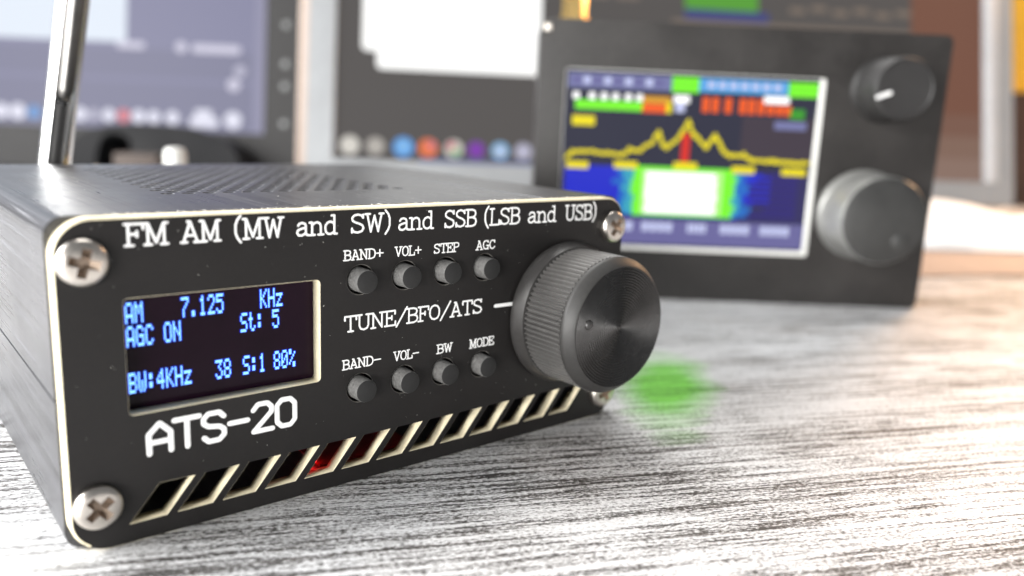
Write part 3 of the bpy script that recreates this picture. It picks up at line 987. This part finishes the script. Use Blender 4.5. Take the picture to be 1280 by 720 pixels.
g.dot(-18.6, 44.9, 4.2, 'icon_grey'); g.dot(-23.0, 34.8, 4.6, 'text_pale')
for x, r, c in ((-193, 5.5, 'icon_white'), (-181, 5.8, 'icon_white'), (-169, 4.8, 'icon_blue'), (-135.3, 5.0, 'icon_white'), (-125.2, 4.0, 'icon_grey'), (-114.2, 4.6, 'icon_white'),
                (-103.2, 4.8, 'icon_red'), (-92.2, 4.8, 'icon_white'), (-81.1, 4.6, 'icon_white'), (-67.4, 4.8, 'icon_white'), (-23, 6.2, 'icon_white')):
    g.dot(x, 9.2, r, c)
for k, x in enumerate((-210, -222, -236, -250, -262)):
    g.dot(x, 9.2, 4.6, ('icon_white', 'icon_blue', 'icon_grey', 'icon_red', 'icon_white')[k])
g.rect(-54.5, 3.2, -34, 10.5, 'icon_white', 2.5); g.rect(-51, 10.6, -38.5, 16, 'icon_white', 2.0)
finish('desktop_graphics', g.bm, pal, s1)
MAT['key'] = surface('grey_key_plastic', (0.14, 0.145, 0.145), 0.4, 0, 200, 0.05, 0.05, var=0.08)
for z in (79, 51, 35, 8):
    bm = bmesh.new()
    lathe(bm, [(-2.4, 2.6), (-3.0, 2.4), (-3.1, 1.8)], 16, None, 'y', (15.2, 0, z))
    finish('control_key', bm, 'key', m1, 40)
# arched black foot in front of the lower frame
bm = bmesh.new()
def archbar(bm, x0, x1, z0, ztop, wl, wr, y0, y1, k=24):
    out, inn = [], []
    for i in range(k + 1):
        t = math.pi * i / k
        cx, hw = (x0 + x1) / 2, (x1 - x0) / 2
        c, s_ = math.cos(t), math.sin(t)
        sg = lambda v, p: math.copysign(abs(v) ** p, v)
        out.append((cx - hw * sg(c, .75), z0 + (ztop - z0) * sg(s_, .75)))
        icx, ihw = (x0 + wl + x1 - wr) / 2, (x1 - wr - x0 - wl) / 2
        inn.append((icx - ihw * sg(c, .75), z0 + (ztop - 7 - z0) * sg(s_, .75)))
    vs = [[bm.verts.new((x, yy, z)) for x, z in L_] for yy in (y0, y1) for L_ in (out, inn)]
    fs = []
    for i in range(k):
        fs += [bm.faces.new((vs[0][i], vs[0][i + 1], vs[1][i + 1], vs[1][i])), bm.faces.new((vs[2][i], vs[3][i], vs[3][i + 1], vs[2][i + 1])),
               bm.faces.new((vs[0][i], vs[2][i], vs[2][i + 1], vs[0][i + 1])), bm.faces.new((vs[1][i], vs[1][i + 1], vs[3][i + 1], vs[3][i]))]
    for i in (0, k):
        fs.append(bm.faces.new((vs[0][i], vs[1][i], vs[3][i], vs[2][i])))
    bmesh.ops.recalc_face_normals(bm, faces=fs)
archbar(bm, -122, -2, -32.6, -1.2, 22, 72, -46, -4)
MAT['jet'] = surface('jet_black_plastic', (0.006, 0.006, 0.007), 0.6, 0, 300, 0.05, 0.05, 0.15)
finish('stand_foot', bm, 'jet', m1, 40)

# the right one: dark desktop with a dock of round icons
m2 = placed('computer_monitor', 'silver-framed monitor with dark screen and row of round icons, behind the square receiver', 'monitor',
            frame_from((511.47, 109.07, 22.65), (0.82985, -0.55781, 0), (0.13495, 0.20076, 0.97030)))
bm = plate([rrect(-433, -13.5, 7.0, 262, 3, 4), rrect(-417.5, 1.0, -11.5, 248, 0.6, 2)], -3.0, 20)
finish('bezel', bm, 'silver', m2)
bm = bmesh.new()
box(bm, (-11.3, -3.6, 1.5), (-3.6, -2.0, 248), 0, 0.5)
MAT['pale_silver'] = surface('pale_silver_plastic', (0.50, 0.51, 0.53), 0.4, 0.1, 200, 0.05, 0.05, var=0.08)
finish('bezel_strip', bm, 'pale_silver', m2, 40)
bm = bmesh.new()
box(bm, (-417.3, 0.06, 1.2), (-11.7, 6, 247.8))
s2 = finish('screen', bm, 'desktop_grey', m2)
pal = ['desktop_grey', 'sheet_white', 'sheet_shade', 'icon_cream', 'icon_taupe', 'icon_azure', 'icon_red', 'icon_orange', 'icon_purple', 'icon_sky', 'icon_green', 'dock_blue', 'icon_grey',
       'strip_green', 'strip_blue', 'strip_text', 'brown_reflection', 'pink_reflection', 'text_pale', 'brown_soft', 'pink_dim']
g = Gfx(pal)
g.rect(-402.3, 66.5, -310, 240, 'sheet_white', 3); g.rect(-393.5, 56.0, -295.8, 236, 'sheet_white', 3)
g.rect(-371, 92, -368.5, 235, 'sheet_shade')
for x, c, r in ((-408.0, 'icon_cream', 5.6), (-393.1, 'icon_taupe', 5.2), (-376.8, 'icon_azure', 6.0), (-362.3, 'icon_orange', 5.6), (-347.1, 'icon_cream', 5.2), (-333.8, 'icon_purple', 5.0),
                (-319.5, 'icon_sky', 5.0), (-305.6, 'icon_grey', 5.0), (-292, 'icon_orange', 5), (-278, 'icon_cream', 5), (-264, 'icon_green', 5), (-250, 'icon_azure', 5)):
    g.dot(x, 9.9, r, c)
g.dot(-376.8, 10.4, 3.0, 'icon_sky'); g.dot(-360.5, 11.5, 2.6, 'icon_red'); g.dot(-348.6, 11.6, 2.4, 'icon_red'); g.dot(-346, 8.0, 2.2, 'icon_green'); g.dot(-319.5, 9.4, 2.4, 'text_pale')
g.rect(-368, 1.4, -240, 3.6, 'dock_blue')
g.rect(-290, 90, -20, 247, 'desktop_grey')
g.rect(-207, 102.6, -160.5, 132, 'strip_green'); g.rect(-207, 96.3, -153.5, 102.3, 'strip_blue')
for k in range(6):
    g.rect(-140 + k * 14, 103 + (k % 2) * 2, -130 + k * 14, 107 + (k % 2) * 2, 'strip_text')
g.rect(-272, 106, -255, 109, 'strip_text'); g.rect(-250, 106, -236, 109, 'strip_text')
g.rect(-215, 92.5, -52, 95.5, 'strip_text'); g.rect(-60, 1.4, -11.9, 247, 'brown_reflection');  # brown and pink reflection on the screen, painted as glowing patches
for k in range(5):
    g.rect(-60 + k * 3, 1.5, -12.0, 44 - k * 7, ('brown_soft', 'brown_soft', 'pink_dim', 'pink_dim', 'pink_reflection')[k])
finish('desktop_graphics', g.bm, pal, s2)
bm = bmesh.new()
box(bm, (-300, -12, -21.5), (-140, 60, -15.0), 0, 1.5)
box(bm, (-235, 6, -18), (-205, 20, 40), 0, 1.0)
finish('stand_foot', bm, 'silver', m2, 40)

# ================================================================== small things round the monitors
bm = bmesh.new()
lathe(bm, [(-0.3, 6.4), (3, 6.4), (3.4, 3.9), (35.5, 3.5), (37.0, 2.9), (37.3, 1.5)], 28, None, 'z')
MAT['off_white'] = surface('off_white_plastic', (0.52, 0.52, 0.50), 0.45, 0, 300, 0.05, 0.05, var=0.06)
peg = finish('cable_plug', bm, 'off_white', None, 40)
peg.location = Vector((26.5, 184, 0)) * S
tag(peg, 'white upright plug standing behind the radio in front of the lavender monitor', 'plug')

bm = bmesh.new()
box(bm, (0, 0, -0.3), (26, 14, 22), 0, 1.0)
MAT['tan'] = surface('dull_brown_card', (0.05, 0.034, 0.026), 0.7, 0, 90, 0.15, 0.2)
cb = finish('cardboard_box', bm, 'tan', None, 40)
cb.location = Vector((66, 424, 0)) * S
cb.rotation_euler = (0, 0, math.radians(-40))
tag(cb, 'small brown cardboard box under the lavender monitor, framed by its black foot', 'box')

bm = bmesh.new()
box(bm, (0, 0, -0.3), (170, 60, 88), 0, 1.5)
db = finish('wooden_box', bm, 'dark_wood', None, 40)
db.location = Vector((653.5, 157.5, 0)) * S
db.rotation_euler = (0, 0, math.radians(-40))
tag(db, 'dark brown wooden box at the far right edge beside the silver monitor', 'box')
bm = bmesh.new()
box(bm, (0, 0, 88.2), (168, 50, 240), 0, 1.0)
yb = finish('cardboard_folder', bm, 'yellow', None, 40)
yb.location = Vector((654.5, 158.5, 0)) * S
yb.rotation_euler = (0, 0, math.radians(-40))
tag(yb, 'orange-yellow card folder standing upright on the dark brown box', 'folder')

# loose white papers, a soft wavy heap, on a flat sheet giving a brown tone
def sheet(name, cx, cy, w_, d_, rot, z0, amp, mat, seed, th=0.4, lift=0.0):
    bm = bmesh.new()
    nx, ny = 28, 20
    rr = random.Random(seed)
    ph = [rr.uniform(0, 6.28) for _ in range(6)]
    top, bot = [], []
    for j in range(ny + 1):
        for i in range(nx + 1):
            u, v = i / nx - .5, j / ny - .5
            z = z0 + amp * (0.5 + 0.25 * math.sin(7 * u + ph[0] + 3 * v) + 0.25 * math.sin(9 * v + ph[1] - 4 * u)) + lift * (u + .5)
            edge = min(1, (0.5 - max(abs(u), abs(v))) * 8)
            z = z0 + (z - z0) * edge
            top.append(bm.verts.new((u * w_, v * d_, z + th)))
            bot.append(bm.verts.new((u * w_, v * d_, z)))
    W_ = nx + 1
    for j in range(ny):
        for i in range(nx):
            a = j * W_ + i
            bm.faces.new((top[a], top[a + 1], top[a + 1 + W_], top[a + W_]))
            bm.faces.new((bot[a + W_], bot[a + 1 + W_], bot[a + 1], bot[a]))
    rim = [j for j in range(nx)] 
    for i in range(nx):
        for a, b in ((i, i + 1), (ny * W_ + i + 1, ny * W_ + i)):
            bm.faces.new((bot[a], bot[b], top[b], top[a]))
    for j in range(ny):
        for a, b in (((j + 1) * W_, j * W_), (j * W_ + nx, (j + 1) * W_ + nx)):
            bm.faces.new((bot[a], bot[b], top[b], top[a]))
    bmesh.ops.recalc_face_normals(bm, faces=bm.faces)
    o = finish(name, bm, mat, None, 60)
    o.location = Vector((cx, cy, 0)) * S
    o.rotation_euler = (0, 0, rot)
    return o
tag(sheet('paper_sheet', 420, 60, 190, 110, math.radians(-35), 1.2, 16, 'paper', 3), 'white crumpled paper sheet lying on the desk right of the square receiver', 'paper')
tag(sheet('brown_sheet', 290, 50, 130, 60, math.radians(-25), 0.0, 0.3, 'cardboard', 5), 'flat brown sheet lying on the desk beside the square receiver', 'card')
